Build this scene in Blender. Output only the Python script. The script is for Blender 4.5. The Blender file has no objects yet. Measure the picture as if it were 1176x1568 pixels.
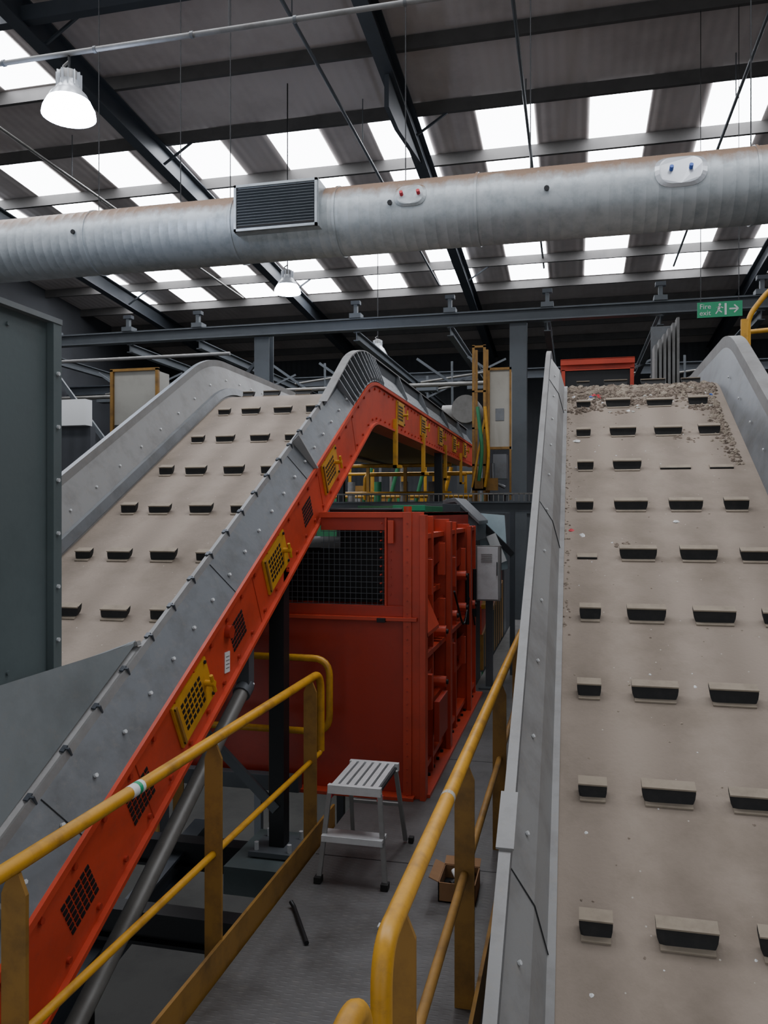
import bpy, math, random, bmesh
from mathutils import Vector, Matrix
random.seed(7)
H = 2.0                       # camera height over the walkway; builders use z relative to the eye
TH = math.radians(29.0); T = math.tan(TH); SN = math.sin(TH); CS = math.cos(TH)

# ------------------------------------------------------------------ materials
def lin(h):
    h = h.lstrip('#'); c = [int(h[i:i+2], 16)/255 for i in (0, 2, 4)]
    return tuple([(x/12.92 if x <= .04045 else ((x+.055)/1.055)**2.4) for x in c] + [1.0])

def mat(name, col, rough=.5, metal=0.0, dirt=None, amt=.5, scale=3.0, bump=0.0, bscale=40.0, extra=None, lo=.45, hi=.7, grime=None):
    m = bpy.data.materials.new(name); m.use_nodes = True
    nt = m.node_tree; n = nt.nodes; l = nt.links
    b = n['Principled BSDF']
    tc = n.new('ShaderNodeTexCoord')
    ns = n.new('ShaderNodeTexNoise'); ns.inputs['Scale'].default_value = scale; ns.inputs['Detail'].default_value = 8; ns.inputs['Roughness'].default_value = .65
    l.new(tc.outputs['Object'], ns.inputs['Vector'])
    rp = n.new('ShaderNodeValToRGB'); rp.color_ramp.elements[0].position = lo; rp.color_ramp.elements[1].position = hi
    l.new(ns.outputs['Fac'], rp.inputs['Fac'])
    mul = n.new('ShaderNodeMath'); mul.operation = 'MULTIPLY'; mul.inputs[1].default_value = amt
    l.new(rp.outputs['Color'], mul.inputs[0])
    mx = n.new('ShaderNodeMixRGB'); mx.inputs['Color1'].default_value = lin(col)
    mx.inputs['Color2'].default_value = lin(dirt if dirt else col)
    l.new(mul.outputs[0], mx.inputs['Fac'])
    if grime:
        ng = n.new('ShaderNodeTexNoise'); ng.inputs['Scale'].default_value = 19; ng.inputs['Detail'].default_value = 10; ng.inputs['Roughness'].default_value = .8
        l.new(tc.outputs['Object'], ng.inputs['Vector'])
        rg = n.new('ShaderNodeValToRGB'); rg.color_ramp.elements[0].position = .52; rg.color_ramp.elements[1].position = .72
        l.new(ng.outputs['Fac'], rg.inputs['Fac'])
        mg = n.new('ShaderNodeMath'); mg.operation = 'MULTIPLY'; mg.inputs[1].default_value = .5; l.new(rg.outputs[0], mg.inputs[0])
        m9 = n.new('ShaderNodeMixRGB'); m9.inputs['Color2'].default_value = lin(grime)
        l.new(mg.outputs[0], m9.inputs['Fac']); l.new(mx.outputs[0], m9.inputs['Color1']); mx = m9
    l.new(mx.outputs[0], b.inputs['Base Color'])
    b.inputs['Roughness'].default_value = rough; b.inputs['Metallic'].default_value = metal
    if bump > 0:
        n2 = n.new('ShaderNodeTexNoise'); n2.inputs['Scale'].default_value = bscale; n2.inputs['Detail'].default_value = 5
        l.new(tc.outputs['Object'], n2.inputs['Vector'])
        bp = n.new('ShaderNodeBump'); bp.inputs['Strength'].default_value = bump; bp.inputs['Distance'].default_value = .02
        l.new(n2.outputs['Fac'], bp.inputs['Height']); l.new(bp.outputs[0], b.inputs['Normal'])
    if extra: extra(m, nt, n, l, b, tc, mx)
    return m

def emis(name, col, st):
    m = bpy.data.materials.new(name); m.use_nodes = True
    nt = m.node_tree; nt.nodes.clear()
    e = nt.nodes.new('ShaderNodeEmission'); o = nt.nodes.new('ShaderNodeOutputMaterial')
    e.inputs['Color'].default_value = lin(col); e.inputs['Strength'].default_value = st
    nt.links.new(e.outputs[0], o.inputs[0]); return m

def corr(freq, strength):
    def f(m, nt, n, l, b, tc, mx):
        w = n.new('ShaderNodeTexWave'); w.bands_direction = 'X'; w.inputs['Scale'].default_value = freq
        l.new(tc.outputs['Object'], w.inputs['Vector'])
        bp = n.new('ShaderNodeBump'); bp.inputs['Strength'].default_value = strength; bp.inputs['Distance'].default_value = .04
        l.new(w.outputs['Fac'], bp.inputs['Height']); l.new(bp.outputs[0], b.inputs['Normal'])
    return f

def tread(m, nt, n, l, b, tc, mx):
    outs = []
    for ang in (.785, -.785):
        mp = n.new('ShaderNodeMapping'); mp.inputs['Rotation'].default_value = (0, 0, ang)
        mp.inputs['Scale'].default_value = (1, 3.2, 1)
        l.new(tc.outputs['Object'], mp.inputs['Vector'])
        v = n.new('ShaderNodeTexVoronoi'); v.inputs['Scale'].default_value = 14; v.inputs['Randomness'].default_value = 0.0
        l.new(mp.outputs[0], v.inputs['Vector'])
        r = n.new('ShaderNodeValToRGB'); r.color_ramp.elements[0].position = .12; r.color_ramp.elements[1].position = .3
        r.color_ramp.elements[0].color = (1, 1, 1, 1); r.color_ramp.elements[1].color = (0, 0, 0, 1)
        l.new(v.outputs['Distance'], r.inputs['Fac']); outs.append(r)
    a = n.new('ShaderNodeMath'); a.operation = 'MAXIMUM'
    l.new(outs[0].outputs[0], a.inputs[0]); l.new(outs[1].outputs[0], a.inputs[1])
    bp = n.new('ShaderNodeBump'); bp.inputs['Strength'].default_value = .35; bp.inputs['Distance'].default_value = .006
    l.new(a.outputs[0], bp.inputs['Height']); l.new(bp.outputs[0], b.inputs['Normal'])

def ductdust(m, nt, n, l, b, tc, mx):
    g = n.new('ShaderNodeNewGeometry'); sp = n.new('ShaderNodeSeparateXYZ'); l.new(g.outputs['Normal'], sp.inputs[0])
    mp = n.new('ShaderNodeMapping'); mp.inputs['Scale'].default_value = (1, .5, .5); l.new(tc.outputs['Object'], mp.inputs['Vector'])
    ns = n.new('ShaderNodeTexNoise'); ns.inputs['Scale'].default_value = 3.2; ns.inputs['Detail'].default_value = 9; ns.inputs['Roughness'].default_value = .75
    l.new(mp.outputs[0], ns.inputs['Vector'])
    ad = n.new('ShaderNodeMath'); ad.operation = 'ADD'; l.new(sp.outputs['Z'], ad.inputs[0]); l.new(ns.outputs['Fac'], ad.inputs[1])
    mr = n.new('ShaderNodeMapRange'); mr.inputs['From Min'].default_value = .82; mr.inputs['From Max'].default_value = 1.15
    l.new(ad.outputs[0], mr.inputs['Value'])
    m2 = n.new('ShaderNodeMixRGB'); m2.inputs['Color2'].default_value = lin('#8d7563')
    l.new(mr.outputs[0], m2.inputs['Fac']); l.new(mx.outputs[0], m2.inputs['Color1']); l.new(m2.outputs[0], b.inputs['Base Color'])
    inv = n.new('ShaderNodeMath'); inv.operation = 'SUBTRACT'; inv.inputs[0].default_value = .4; l.new(mr.outputs[0], inv.inputs[1]); inv.use_clamp = True
    l.new(inv.outputs[0], b.inputs['Metallic'])

def beltbands(m, nt, n, l, b, tc, mx):
    w = n.new('ShaderNodeTexWave'); w.bands_direction = 'X'; w.inputs['Scale'].default_value = .95; w.inputs['Distortion'].default_value = .15
    w.inputs['Detail'].default_value = 2
    l.new(tc.outputs['Object'], w.inputs['Vector'])
    m2 = n.new('ShaderNodeMixRGB'); m2.blend_type = 'MULTIPLY'; m2.inputs['Color2'].default_value = (.68, .67, .66, 1)
    mm = n.new('ShaderNodeMath'); mm.operation = 'MULTIPLY'; mm.inputs[1].default_value = .6
    l.new(w.outputs['Fac'], mm.inputs[0]); l.new(mm.outputs[0], m2.inputs['Fac'])
    l.new(mx.outputs[0], m2.inputs['Color1'])
    v = n.new('ShaderNodeTexVoronoi'); v.inputs['Scale'].default_value = 14
    l.new(tc.outputs['Object'], v.inputs['Vector'])
    lt = n.new('ShaderNodeMath'); lt.operation = 'LESS_THAN'; lt.inputs[1].default_value = .05; l.new(v.outputs['Distance'], lt.inputs[0])
    m3 = n.new('ShaderNodeMixRGB'); m3.inputs['Color2'].default_value = lin('#aaa297'); l.new(lt.outputs[0], m3.inputs['Fac'])
    l.new(m2.outputs[0], m3.inputs['Color1']); l.new(m3.outputs[0], b.inputs['Base Color'])

BELT = mat('dusty_belt_rubber', '#918477', .95, 0, '#7a6e61', .85, 2.2, .12, 60, beltbands)
DUST = mat('dust_on_rubber', '#928676', .95, 0, '#766b5e', .6, 12)
RUB = mat('black_rubber', '#141312', .75, 0, '#2a2724', .5, 20)
GREY = mat('grey_painted_steel', '#6e7174', .45, .2, '#575756', .8, 5, .04, grime='#857f77')
LGREY = mat('light_grey_painted_steel', '#868583', .55, .1, '#6b6764', .8, 3.5, .04, grime='#8d857b')
GREEN = mat('grey_green_steel', '#5a6464', .5, .1, '#4a5353', .6, 2, .03)
PLATE = mat('chute_grey_steel', '#767b7c', .5, .1, '#5f6363', .7, 2.5, .03, grime='#807b74')
SHADEGREY = mat('skirt_shaded_grey_steel', '#43484c', .5, .2, '#373b3f', .6, 3, .03)  # skirt grey darkened: low light on its outer side put into the colour
RED = mat('red_machine_paint', '#c54328', .45, 0, '#9c3620', .7, 2.5, .03, grime='#a04631')
DRED = mat('dark_red_machine_paint', '#ad3420', .42, 0, '#87291a', .7, 2.0, .03, grime='#933826')
YEL = mat('yellow_paint', '#c58f22', .42, 0, '#875e20', .85, 7, .03, lo=.5, hi=.72, grime='#8a6427')
DYEL = mat('worn_yellow_paint', '#90692a', .55, 0, '#614620', .8, 6, .03)
HATCH = mat('yellow_hatch_paint', '#c99226', .5, 0, '#98701f', .6, 8)
BLK = mat('black_steel', '#1b1c1e', .5, .2, '#111112', .5, 4)
DARK = mat('dark_structure_steel', '#3e4349', .5, .1, '#323639', .5, 2)
BEAM = mat('slate_beam_paint', '#575c60', .5, .1, '#44484c', .5, 2)
PURL = mat('purlin_steel', '#504e4c', .6, .1, '#3d3b3a', .6, 2)
ROOF = mat('roof_sheeting', '#bdb4b0', .7, 0, '#978d89', .7, .5, 0, 40, corr(1.6, .2))
WALL = mat('dark_wall_cladding', '#3c3e42', .7, 0, '#2c2d30', .6, .6, 0, 40, corr(1.3, .3))
GROUND = mat('concrete_ground', '#34332f', .9, 0, '#22211f', .7, 1.5, .1)
FLOOR = mat('tread_plate', '#605f5e', .5, .2, '#43403d', .9, 2.6, 0, 40, tread, grime='#767069')
DUCT = mat('galvanised_duct', '#b0b5b7', .5, .4, '#92999c', .8, 7, .03, 30, ductdust)
ALU = mat('aluminium', '#d4d5d5', .38, .3, '#adadac', .4, 12)
PIPE = mat('grey_pipe', '#7a7873', .45, .2, '#5a5651', .6, 6)
SKY = emis('translucent_skylight_sheet', '#f5f8ff', 13.5)
GLOW = emis('lit_lamp_glass', '#cfdfff', 60.0)
WHITE = mat('white_plastic', '#d8d8d6', .5)
SGREEN = mat('sign_green', '#1f9a6a', .5)
DGREEN = mat('green_machine_paint', '#2f7a50', .5, 0, '#235a3e', .5, 4)
CARD = mat('cardboard', '#8e6a49', .9, 0, '#6d5037', .5, 8)
DEB = mat('debris_fluff', '#85776a', 1, 0, '#5d5146', .8, 22, .6, 60)
DEB2 = mat('debris_fines', '#6b5e52', 1, 0, '#4c423a', .8, 22, .6, 60)
BLUE = mat('blue_plastic', '#2f59b0', .4)
REDP = mat('red_plastic', '#c02a38', .5)
LBLUE = mat('pale_blue_screen', '#bcd0d6', .3, 0, '#93abb2', .6, 3)
BEIGE = mat('beige_panel', '#a5a196', .6, 0, '#8b867b', .5, 2)
ORNG = mat('orange_beam_paint', '#b5391f', .5, 0, '#8c2c1a', .5, 2)
GLASSW = mat('unlit_lamp_shell', '#c9ccd0', .3, .3)

# ------------------------------------------------------------------ mesh builder
class M:
    def __init__(s, name): s.name = name; s.v = []; s.f = []; s.mi = []; s.sm = []; s.mats = []
    def add(s, vs, fs, m, smooth=False):
        if m not in s.mats: s.mats.append(m)
        k = s.mats.index(m); o = len(s.v)
        s.v += [Vector(p) for p in vs]
        for f in fs: s.f.append([i+o for i in f]); s.mi.append(k); s.sm.append(smooth)
    def box(s, x0, x1, y0, y1, z0, z1, m):
        s.add([(x0,y0,z0),(x1,y0,z0),(x1,y1,z0),(x0,y1,z0),(x0,y0,z1),(x1,y0,z1),(x1,y1,z1),(x0,y1,z1)],
              [(3,2,1,0),(4,5,6,7),(0,1,5,4),(1,2,6,5),(2,3,7,6),(3,0,4,7)], m)
    def obox(s, c, ax, ay, az, m):
        c = Vector(c); ax = Vector(ax); ay = Vector(ay); az = Vector(az)
        vs = [c+sx*ax+sy*ay+sz*az for sz in (-1,1) for sx,sy in ((-1,-1),(1,-1),(1,1),(-1,1))]
        s.add(vs, [(3,2,1,0),(4,5,6,7),(0,1,5,4),(1,2,6,5),(2,3,7,6),(3,0,4,7)], m)
    def beam(s, p0, p1, w, h, m, up=(0,0,1)):
        p0 = Vector(p0); p1 = Vector(p1); d = p1-p0; L = d.length; d.normalize(); up = Vector(up)
        if abs(d.dot(up)) > .98: up = Vector((0,1,0))
        sd = d.cross(up).normalized(); u = sd.cross(d)
        s.obox((p0+p1)/2, d*L/2, sd*w/2, u*h/2, m)
    def ibeam(s, p0, p1, w, h, m, t=.02, up=(0,0,1)):
        p0 = Vector(p0); p1 = Vector(p1); d = (p1-p0).normalized(); up = Vector(up)
        if abs(d.dot(up)) > .98: up = Vector((0,1,0))
        sd = d.cross(up).normalized(); u = sd.cross(d)
        o = u*(h/2-t/2)
        s.beam(p0+o, p1+o, w, t, m, up); s.beam(p0-o, p1-o, w, t, m, up); s.beam(p0, p1, t, h-2*t, m, up)
    def tube(s, pts, r, m, n=12, caps=True):
        pts = [Vector(p) for p in pts]; rings = []; up = None
        for i, p in enumerate(pts):
            if i == 0: d = pts[1]-p
            elif i == len(pts)-1: d = p-pts[i-1]
            else: d = (pts[i+1]-p).normalized()+(p-pts[i-1]).normalized()
            d.normalize()
            if up is None:
                up = Vector((0,0,1)) if abs(d.z) < .9 else Vector((0,1,0))
            a = d.cross(up).normalized(); b = a.cross(d).normalized(); up = b
            rr = r[i] if isinstance(r, (list, tuple)) else r
            rings.append([p+rr*(math.cos(2*math.pi*k/n)*a+math.sin(2*math.pi*k/n)*b) for k in range(n)])
        vs = [q for R in rings for q in R]; fs = []
        for i in range(len(rings)-1):
            for k in range(n):
                fs.append((i*n+k, i*n+(k+1)%n, (i+1)*n+(k+1)%n, (i+1)*n+k))
        s.add(vs, fs, m, True)
        if caps:
            s.add(rings[0], [tuple(range(n))], m); s.add(rings[-1], [tuple(reversed(range(n)))], m)
    def prism(s, poly, a, m):
        a = Vector(a); P = [Vector(p) for p in poly]; n = len(P)
        s.add(P+[p+a for p in P], [tuple(reversed(range(n))), tuple(range(n, 2*n))]+[(i,(i+1)%n,(i+1)%n+n,i+n) for i in range(n)], m)
    def done(s, bevel=0.0):
        me = bpy.data.meshes.new(s.name)
        lo = Vector((min(p.x for p in s.v), min(p.y for p in s.v), min(p.z for p in s.v)))
        hi = Vector((max(p.x for p in s.v), max(p.y for p in s.v), max(p.z for p in s.v)))
        c = Vector(((lo.x+hi.x)/2, (lo.y+hi.y)/2, lo.z))
        me.from_pydata([tuple(p-c) for p in s.v], [], s.f)
        for m in s.mats: me.materials.append(m)
        me.polygons.foreach_set('material_index', s.mi); me.polygons.foreach_set('use_smooth', s.sm)
        me.update()
        bm = bmesh.new(); bm.from_mesh(me); bmesh.ops.recalc_face_normals(bm, faces=bm.faces); bm.to_mesh(me); bm.free()
        ob = bpy.data.objects.new(s.name, me); bpy.context.scene.collection.objects.link(ob)
        ob.location = c+Vector((0, 0, H))
        if bevel:
            bv = ob.modifiers.new('bevel', 'BEVEL'); bv.width = bevel; bv.segments = 2; bv.limit_method = 'ANGLE'
        return ob

def fillet(pts, r, n=6):
    P = [Vector(p) for p in pts]; out = [P[0]]
    for i in range(1, len(P)-1):
        a = (P[i-1]-P[i]); b = (P[i+1]-P[i]); rr = min(r, a.length*.49, b.length*.49)
        a = P[i]+a.normalized()*rr; b = P[i]+b.normalized()*rr
        for k in range(n+1):
            t = k/n; out.append((1-t)**2*a+2*t*(1-t)*P[i]+t*t*b)
    out.append(P[-1]); return out

# ------------------------------------------------------------------ conveyor path
class Path:
    def __init__(s, c, zl, R, y0, y1):
        s.c = c; s.zl = zl; s.R = R; s.y0 = y0; s.y1 = y1
        yi = (zl+c)/T; k = R*math.tan(TH/2)
        s.ya = yi-k*CS; s.yc = yi+k
    def st(s, off):
        o = []
        for i in range(9):
            y = s.y0+(s.ya-s.y0)*i/8; o.append((y-SN*off, T*y-s.c+CS*off))
        for i in range(1, 13):
            a = TH*(1-i/12); o.append((s.yc-math.sin(a)*(s.R+off), s.zl-s.R+math.cos(a)*(s.R+off)))
        for i in range(1, 5):
            o.append((s.yc+(s.y1-s.yc)*i/4, s.zl+off))
        return o
    def frame(s, y):
        if y <= s.ya: return Vector((0, y, T*y-s.c)), Vector((0, CS, SN)), Vector((0, -SN, CS))
        if y < s.yc:
            a = math.asin((s.yc-y)/s.R)
            return Vector((0, y, s.zl-s.R+s.R*math.cos(a))), Vector((0, math.cos(a), math.sin(a))), Vector((0, -math.sin(a), math.cos(a)))
        return Vector((0, y, s.zl)), Vector((0, 1, 0)), Vector((0, 0, 1))

def sweep(m, path, prof, mats, closed=True):
    n = len(prof); cols = [[(x, y, z) for y, z in path.st(off)] for x, off in prof]; L = len(cols[0])
    for i in range(n if closed else n-1):
        a = cols[i]; b = cols[(i+1) % n]
        m.add(a+b, [(k, k+1, L+k+1, L+k) for k in range(L-1)], mats[i] if isinstance(mats, list) else mats)
    if closed:
        mm = mats[0] if isinstance(mats, list) else mats
        m.add([c[0] for c in cols], [tuple(range(n))], mm); m.add([c[-1] for c in cols], [tuple(range(n))], mm)

def cleat(m, path, x, y, w, h=.06, flat=False):
    P, t, n = path.frame(y)
    if flat:
        m.obox(P+Vector((x,0,0))+n*.006, Vector((w/2,0,0)), t*.022, n*.006, DUST)
        m.obox(P+Vector((x,0,0))+n*.004-t*.024, Vector((w/2,0,0)), t*.003, n*.006, RUB); return
    sl = (n*.85+t*.5).normalized()
    out = [(-.5,1),(.5,1),(.5,.75),(.485,.45),(.45,.2),(.39,.04),(.3,0),(-.3,0),(-.39,.04),(-.45,.2),(-.485,.45),(-.5,.75)]
    x += random.uniform(-.008,.008); w *= random.uniform(.95,1.04); hh = h*random.uniform(.9,1.1)
    P = P+Vector((x, 0, 0))-t*.03
    F = [P+Vector((u*w,0,0))+sl*(v*hh-.004)-t*(.012*(1-(2*u)**2)) for u, v in out]; Bk = [q+t*.042 for q in F]
    N = len(F)
    m.add(F, [tuple(range(N))], RUB)
    m.add(Bk, [tuple(reversed(range(N)))], DUST)
    vs = F+Bk
    m.add(vs, [(0, 1, N+1, N)], DUST)
    m.add(vs, [(i, (i+1) % N, (i+1) % N+N, i+N) for i in range(1, N)], RUB)
    # worn dusty lip folded over the front of the scoop
    top = P+sl*(hh-.002)
    m.obox(top-t*.004, Vector((w*.5,0,0)), t*.006, n*.004, DUST)
    m.obox(P+n*.003-t*.004, Vector((w*.44,0,0)), t*.016, n*.004, DUST)

def bolt(m, p, ax, r=.012, l=.012, ma=GREY):
    p = Vector(p); ax = Vector(ax).normalized(); m.tube([p, p+ax*l], r, ma, 6)
def quad(m, a, b, d, e, th, ma):
    a, b, d, e = map(Vector, (a, b, d, e)); n = (b-a).cross(e-a).normalized()*th
    m.add([a,b,d,e,a+n,b+n,d+n,e+n], [(0,1,2,3),(7,6,5,4),(0,1,5,4),(1,2,6,5),(2,3,7,6),(3,0,4,7)], ma)

# ================================================================== LEFT CONVEYOR
pl = Path(2.79, 1.12, 1.0, .6, 14.6)
c = M('inclined_conveyor')
sweep(c, pl, [(-3.21,0),(-2.05,0),(-2.05,-.02),(-3.21,-.02)], BELT)
sweep(c, pl, [(-3.21,-.27),(-2.05,-.27),(-2.05,-.25),(-3.21,-.25)], BLK)
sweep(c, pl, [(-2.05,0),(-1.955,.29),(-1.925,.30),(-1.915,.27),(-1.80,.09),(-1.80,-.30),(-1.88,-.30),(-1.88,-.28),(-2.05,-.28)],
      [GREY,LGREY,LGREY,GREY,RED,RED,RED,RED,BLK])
sweep(c, pl, [(-1.80,.09),(-1.782,.09),(-1.782,.06),(-1.80,.06)], RED)
sweep(c, pl, [(-1.80,-.28),(-1.775,-.28),(-1.775,-.30),(-1.80,-.30)], RED)
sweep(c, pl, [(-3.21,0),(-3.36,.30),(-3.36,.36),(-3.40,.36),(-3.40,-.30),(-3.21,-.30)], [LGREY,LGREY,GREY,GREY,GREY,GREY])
sweep(c, pl, [(-3.25,.085),(-3.22,.085),(-3.20,.02),(-3.25,.06)], GREY)
for i in range(26):
    P, t, n = pl.frame(1.5+.3*i); bolt(c, P+Vector((-3.29,0,0))+n*.16, Vector((.9,0,0))+n*.4, .009, .012, ALU)
for j in range(-9, 22):
    y = 5.04+.525*j
    if y < .8: continue
    for x, w in ((-3.03,.11),(-2.79,.165),(-2.48,.165),(-2.21,.10)):
        cleat(c, pl, x, y, w, .06)
y = 1.0
while y < 14.3:
    P, t, n = pl.frame(y)
    a = P+Vector((-1.925,0,0))+n*.285
    if y < pl.ya-.5:
        c.obox(a, Vector((.012,0,0)), t*.004, n*.020, DARK)
        c.obox(P+Vector((-1.94,0,0))+n*.30, Vector((.010,0,0)), t*.016, n*.005, DARK)
    q = P+Vector((-1.845,0,0))+n*.165
    bolt(c, q, Vector((.85,0,0))+n*.5, .009, .012, ALU)
    y += .21
for y in (2.7, 4.1, 5.3, 6.5):
    P, t, n = pl.frame(y); c.beam(P+Vector((-1.912,0,0))+n*.268, P+Vector((-1.80,0,0))+n*.092, .004, .004, BLK)
# raised skirt wall (shade painted into its dark outer side) over the crest and level run, with lip and stiffening ribs
def oh(y): return .30+.085*max(0, min(1, (y-(pl.ya-.7))/.7))
ys = [pl.ya-.7+i*.06 for i in range(24)]+[pl.yc+.5, 9, 11, 14.5]
for a_, b_ in zip(ys[:-1], ys[1:]):
    P0, t0, n0 = pl.frame(a_); P1, t1, n1 = pl.frame(b_)
    X_ = lambda P, x, n, o: P+Vector((x,0,0))+n*o
    o0, o1 = oh(a_), oh(b_)
    if a_ > pl.ya-.3:
        c.add([X_(P0,-1.905,n0,.272), X_(P0,-1.790,n0,.100), X_(P1,-1.790,n1,.100), X_(P1,-1.905,n1,.272)], [(0,1,2,3)], SHADEGREY)  # dark sheet laid over the grey slope, standing in for its shade
    c.add([X_(P0,-1.91,n0,.26), X_(P1,-1.91,n1,.26), X_(P1,-1.91,n1,o1), X_(P0,-1.91,n0,o0)], [(0,1,2,3)], SHADEGREY)
    c.add([X_(P0,-1.935,n0,.26), X_(P1,-1.935,n1,.26), X_(P1,-1.935,n1,o1), X_(P0,-1.935,n0,o0)], [(0,1,2,3)], GREY)
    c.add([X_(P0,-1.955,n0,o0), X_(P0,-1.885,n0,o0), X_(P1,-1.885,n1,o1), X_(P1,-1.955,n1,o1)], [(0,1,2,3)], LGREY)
    c.add([X_(P0,-1.885,n0,o0), X_(P0,-1.885,n0,o0-.012), X_(P1,-1.885,n1,o1-.012), X_(P1,-1.885,n1,o1)], [(0,1,2,3)], LGREY)
def rib(y, w):
    P, t, n = pl.frame(y); o = oh(y)-.004
    c.prism([P+Vector((-1.91,0,0))+n*o, P+Vector((-1.885,0,0))+n*o, P+Vector((-1.785,0,0))+n*.13, P+Vector((-1.79,0,0))+n*.10, P+Vector((-1.91,0,0))+n*.26], t*w, GREY)
for i in range(13): rib(pl.ya-.35+i*.085, .012)
for y in (8.6, 9.9, 11.6, 13.2): rib(y, .02)
for y in (2.35, 5.45):
    P, t, n = pl.frame(y)
    A = P+Vector((-1.93,0,0))+n*.30; B = P+Vector((-1.80,0,0))+n*.09
    c.prism([A, A+n*.05+Vector((.06,0,0)), B+Vector((.03,0,0)), B], t*.012, LGREY)
    c.prism([A+t*.012, A+t*.16+n*.0, B+t*.012+Vector((.012,0,0))], n*.006, DARK)
y = 1.1; k = 0
while y < 14.3:
    P, t, n = pl.frame(y)
    for off in (.03, -.24):
        bolt(c, P+Vector((-1.80,0,0))+n*off+t*(.03 if off < 0 else 0), (1,0,0), .013, .012, DRED)
    y += .19
for y in (1.85, 3.05, 4.3, 5.5, 6.4):
    P, t, n = pl.frame(y); c.obox(P+Vector((-1.799,0,0))-n*.11, Vector((.0015,0,0)), t*.0025, n*.18, DRED)
for y in (3.51, 4.61, 5.74, 8.28, 9.6, 10.9, 12.2, 13.4, 2.0):
    P, t, n = pl.frame(y); o = P+Vector((-1.795,0,0))-n*.08
    c.obox(o, Vector((.008,0,0)), t*.19, n*.12, HATCH)
    c.obox(o+Vector((.012,0,0))-t*.17, Vector((.006,0,0)), t*.008, n*.11, DYEL)
    for a in range(6):
        for b in range(5):
            c.obox(o+Vector((.009,0,0))+t*(-.11+.038*a)+n*(-.065+.033*b), Vector((.001,0,0)), t*.012, n*.010, BLK)
    c.tube([o+t*.13, o+t*.13+Vector((.06,0,0))], .016, YEL, 8)
    c.tube([o+t*.13-n*.05+Vector((.05,0,0)), o+t*.13+n*.05+Vector((.05,0,0))], .010, YEL, 8)
    for a in (-.17, .17):
        for b in (-.1, .1): bolt(c, o+t*a+n*b, (1,0,0), .01, .016, BLK)
for y in (1.4, 2.59, 3.02, 4.03, 5.21):
    P, t, n = pl.frame(y); o = P+Vector((-1.799,0,0))-n*.10
    for a in range(6):
        for b in range(6):
            c.obox(o+t*(-.08+.033*a)+n*(-.075+.026*b), Vector((.002,0,0)), t*.012, n*.009, BLK)
P, t, n = pl.frame(3.86); c.obox(P+Vector((-1.797,0,0))-n*.17, Vector((.002,0,0)), (0,.03,0), (0,0,.055), WHITE)
for i in range(4): c.obox(P+Vector((-1.7945,0,0))-n*.17+Vector((0,0,.03-.02*i)), Vector((.0008,0,0)), (0,.02,0), (0,0,.002), PIPE)
P, t, n = pl.frame(3.93); c.tube([P+Vector((-1.80,0,0))-n*.03, P+Vector((-1.77,0,0))-n*.03], .035, DRED, 14)
for y in (7.95, 9.5, 11.2, 12.8):
    c.box(-1.80,-1.76,y,y+.06,.45,.95,YEL); c.box(-1.80,-1.72,y,y+.09,.45,.48,YEL)
c.box(-1.90,-1.80,4.80,4.90,-2.14,-.36,BLK)
c.box(-2.0,-1.70,4.70,5.0,-2.17,-2.14,BEAM)
for dx, dy in ((-.11,-.11),(.11,-.11),(-.11,.11),(.11,.11)): bolt(c, (-1.85+dx,4.85+dy,-2.14), (0,0,1), .015, .05, ALU)
c.box(-3.32,-3.22,4.80,4.90,-5.2,-.36,BLK)
c.box(-1.90,-1.80,11.0,11.1,-5.2,.85,BLK); c.box(-3.32,-3.22,11.0,11.1,-5.2,.85,BLK)
c.tube([(-1.93,2.2,-2.40),(-1.93,4.45,-1.07)], .043, PIPE, 16)
c.tube([(-1.93,4.43,-1.085),(-1.93,4.50,-1.045)], .055, BEAM, 12)
for i in range(6):
    a = i*math.pi/3; bolt(c, (-1.93+.045*math.cos(a), 4.50, -1.045+.045*math.sin(a)), (0,.86,.5), .008, .015, ALU)
c.box(-1.97,-1.89,4.45,4.53,-1.08,-.55,BEAM)
c.done()

# ================================================================== RIGHT CONVEYOR
pr = Path(3.0, 1.17, 1.0, .3, 14.0)
c = M('inclined_conveyor')
sweep(c, pr, [(-.085,0),(1.22,0),(1.22,-.02),(-.085,-.02)], BELT)
sweep(c, pr, [(-.085,-.30),(1.22,-.30),(1.22,-.28),(-.085,-.28)], BLK)
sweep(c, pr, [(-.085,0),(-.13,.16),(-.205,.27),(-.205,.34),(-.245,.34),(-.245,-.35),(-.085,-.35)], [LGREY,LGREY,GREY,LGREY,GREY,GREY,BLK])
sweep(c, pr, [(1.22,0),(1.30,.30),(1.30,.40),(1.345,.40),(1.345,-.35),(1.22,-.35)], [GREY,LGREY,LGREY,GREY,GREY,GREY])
sweep(c, pr, [(1.345,.40),(1.40,.40),(1.40,.39),(1.345,.39)], LGREY)
sweep(c, pr, [(-.10,.012),(-.06,.012),(-.06,.002),(-.10,.002)], LGREY)
flats = {(4,0),(6,2),(6,3)}
for k in range(-4, 20):
    y = 2.83+.525*k
    if y < .6: continue
    for i, (x, w) in enumerate(((.075,.115),(.365,.205),(.695,.205),(1.0,.155))):
        cleat(c, pr, x, y, w, .068, (k, i) in flats)
y = .9
while y < 7.4:
    P, t, n = pr.frame(y)
    bolt(c, P+Vector((-.165,0,0))+n*.215, Vector((.8,0,0))+n*.6, .008, .008, ALU)
    bolt(c, P+Vector((1.25,0,0))+n*.15, Vector((-1,0,0)), .010, .008, ALU)
    y += .42
P, t, n = pr.frame(2.95)
c.obox(P+Vector((-.225,0,0))+n*.345, (.03,0,0), t*.12, n*.005, LGREY)
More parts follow.
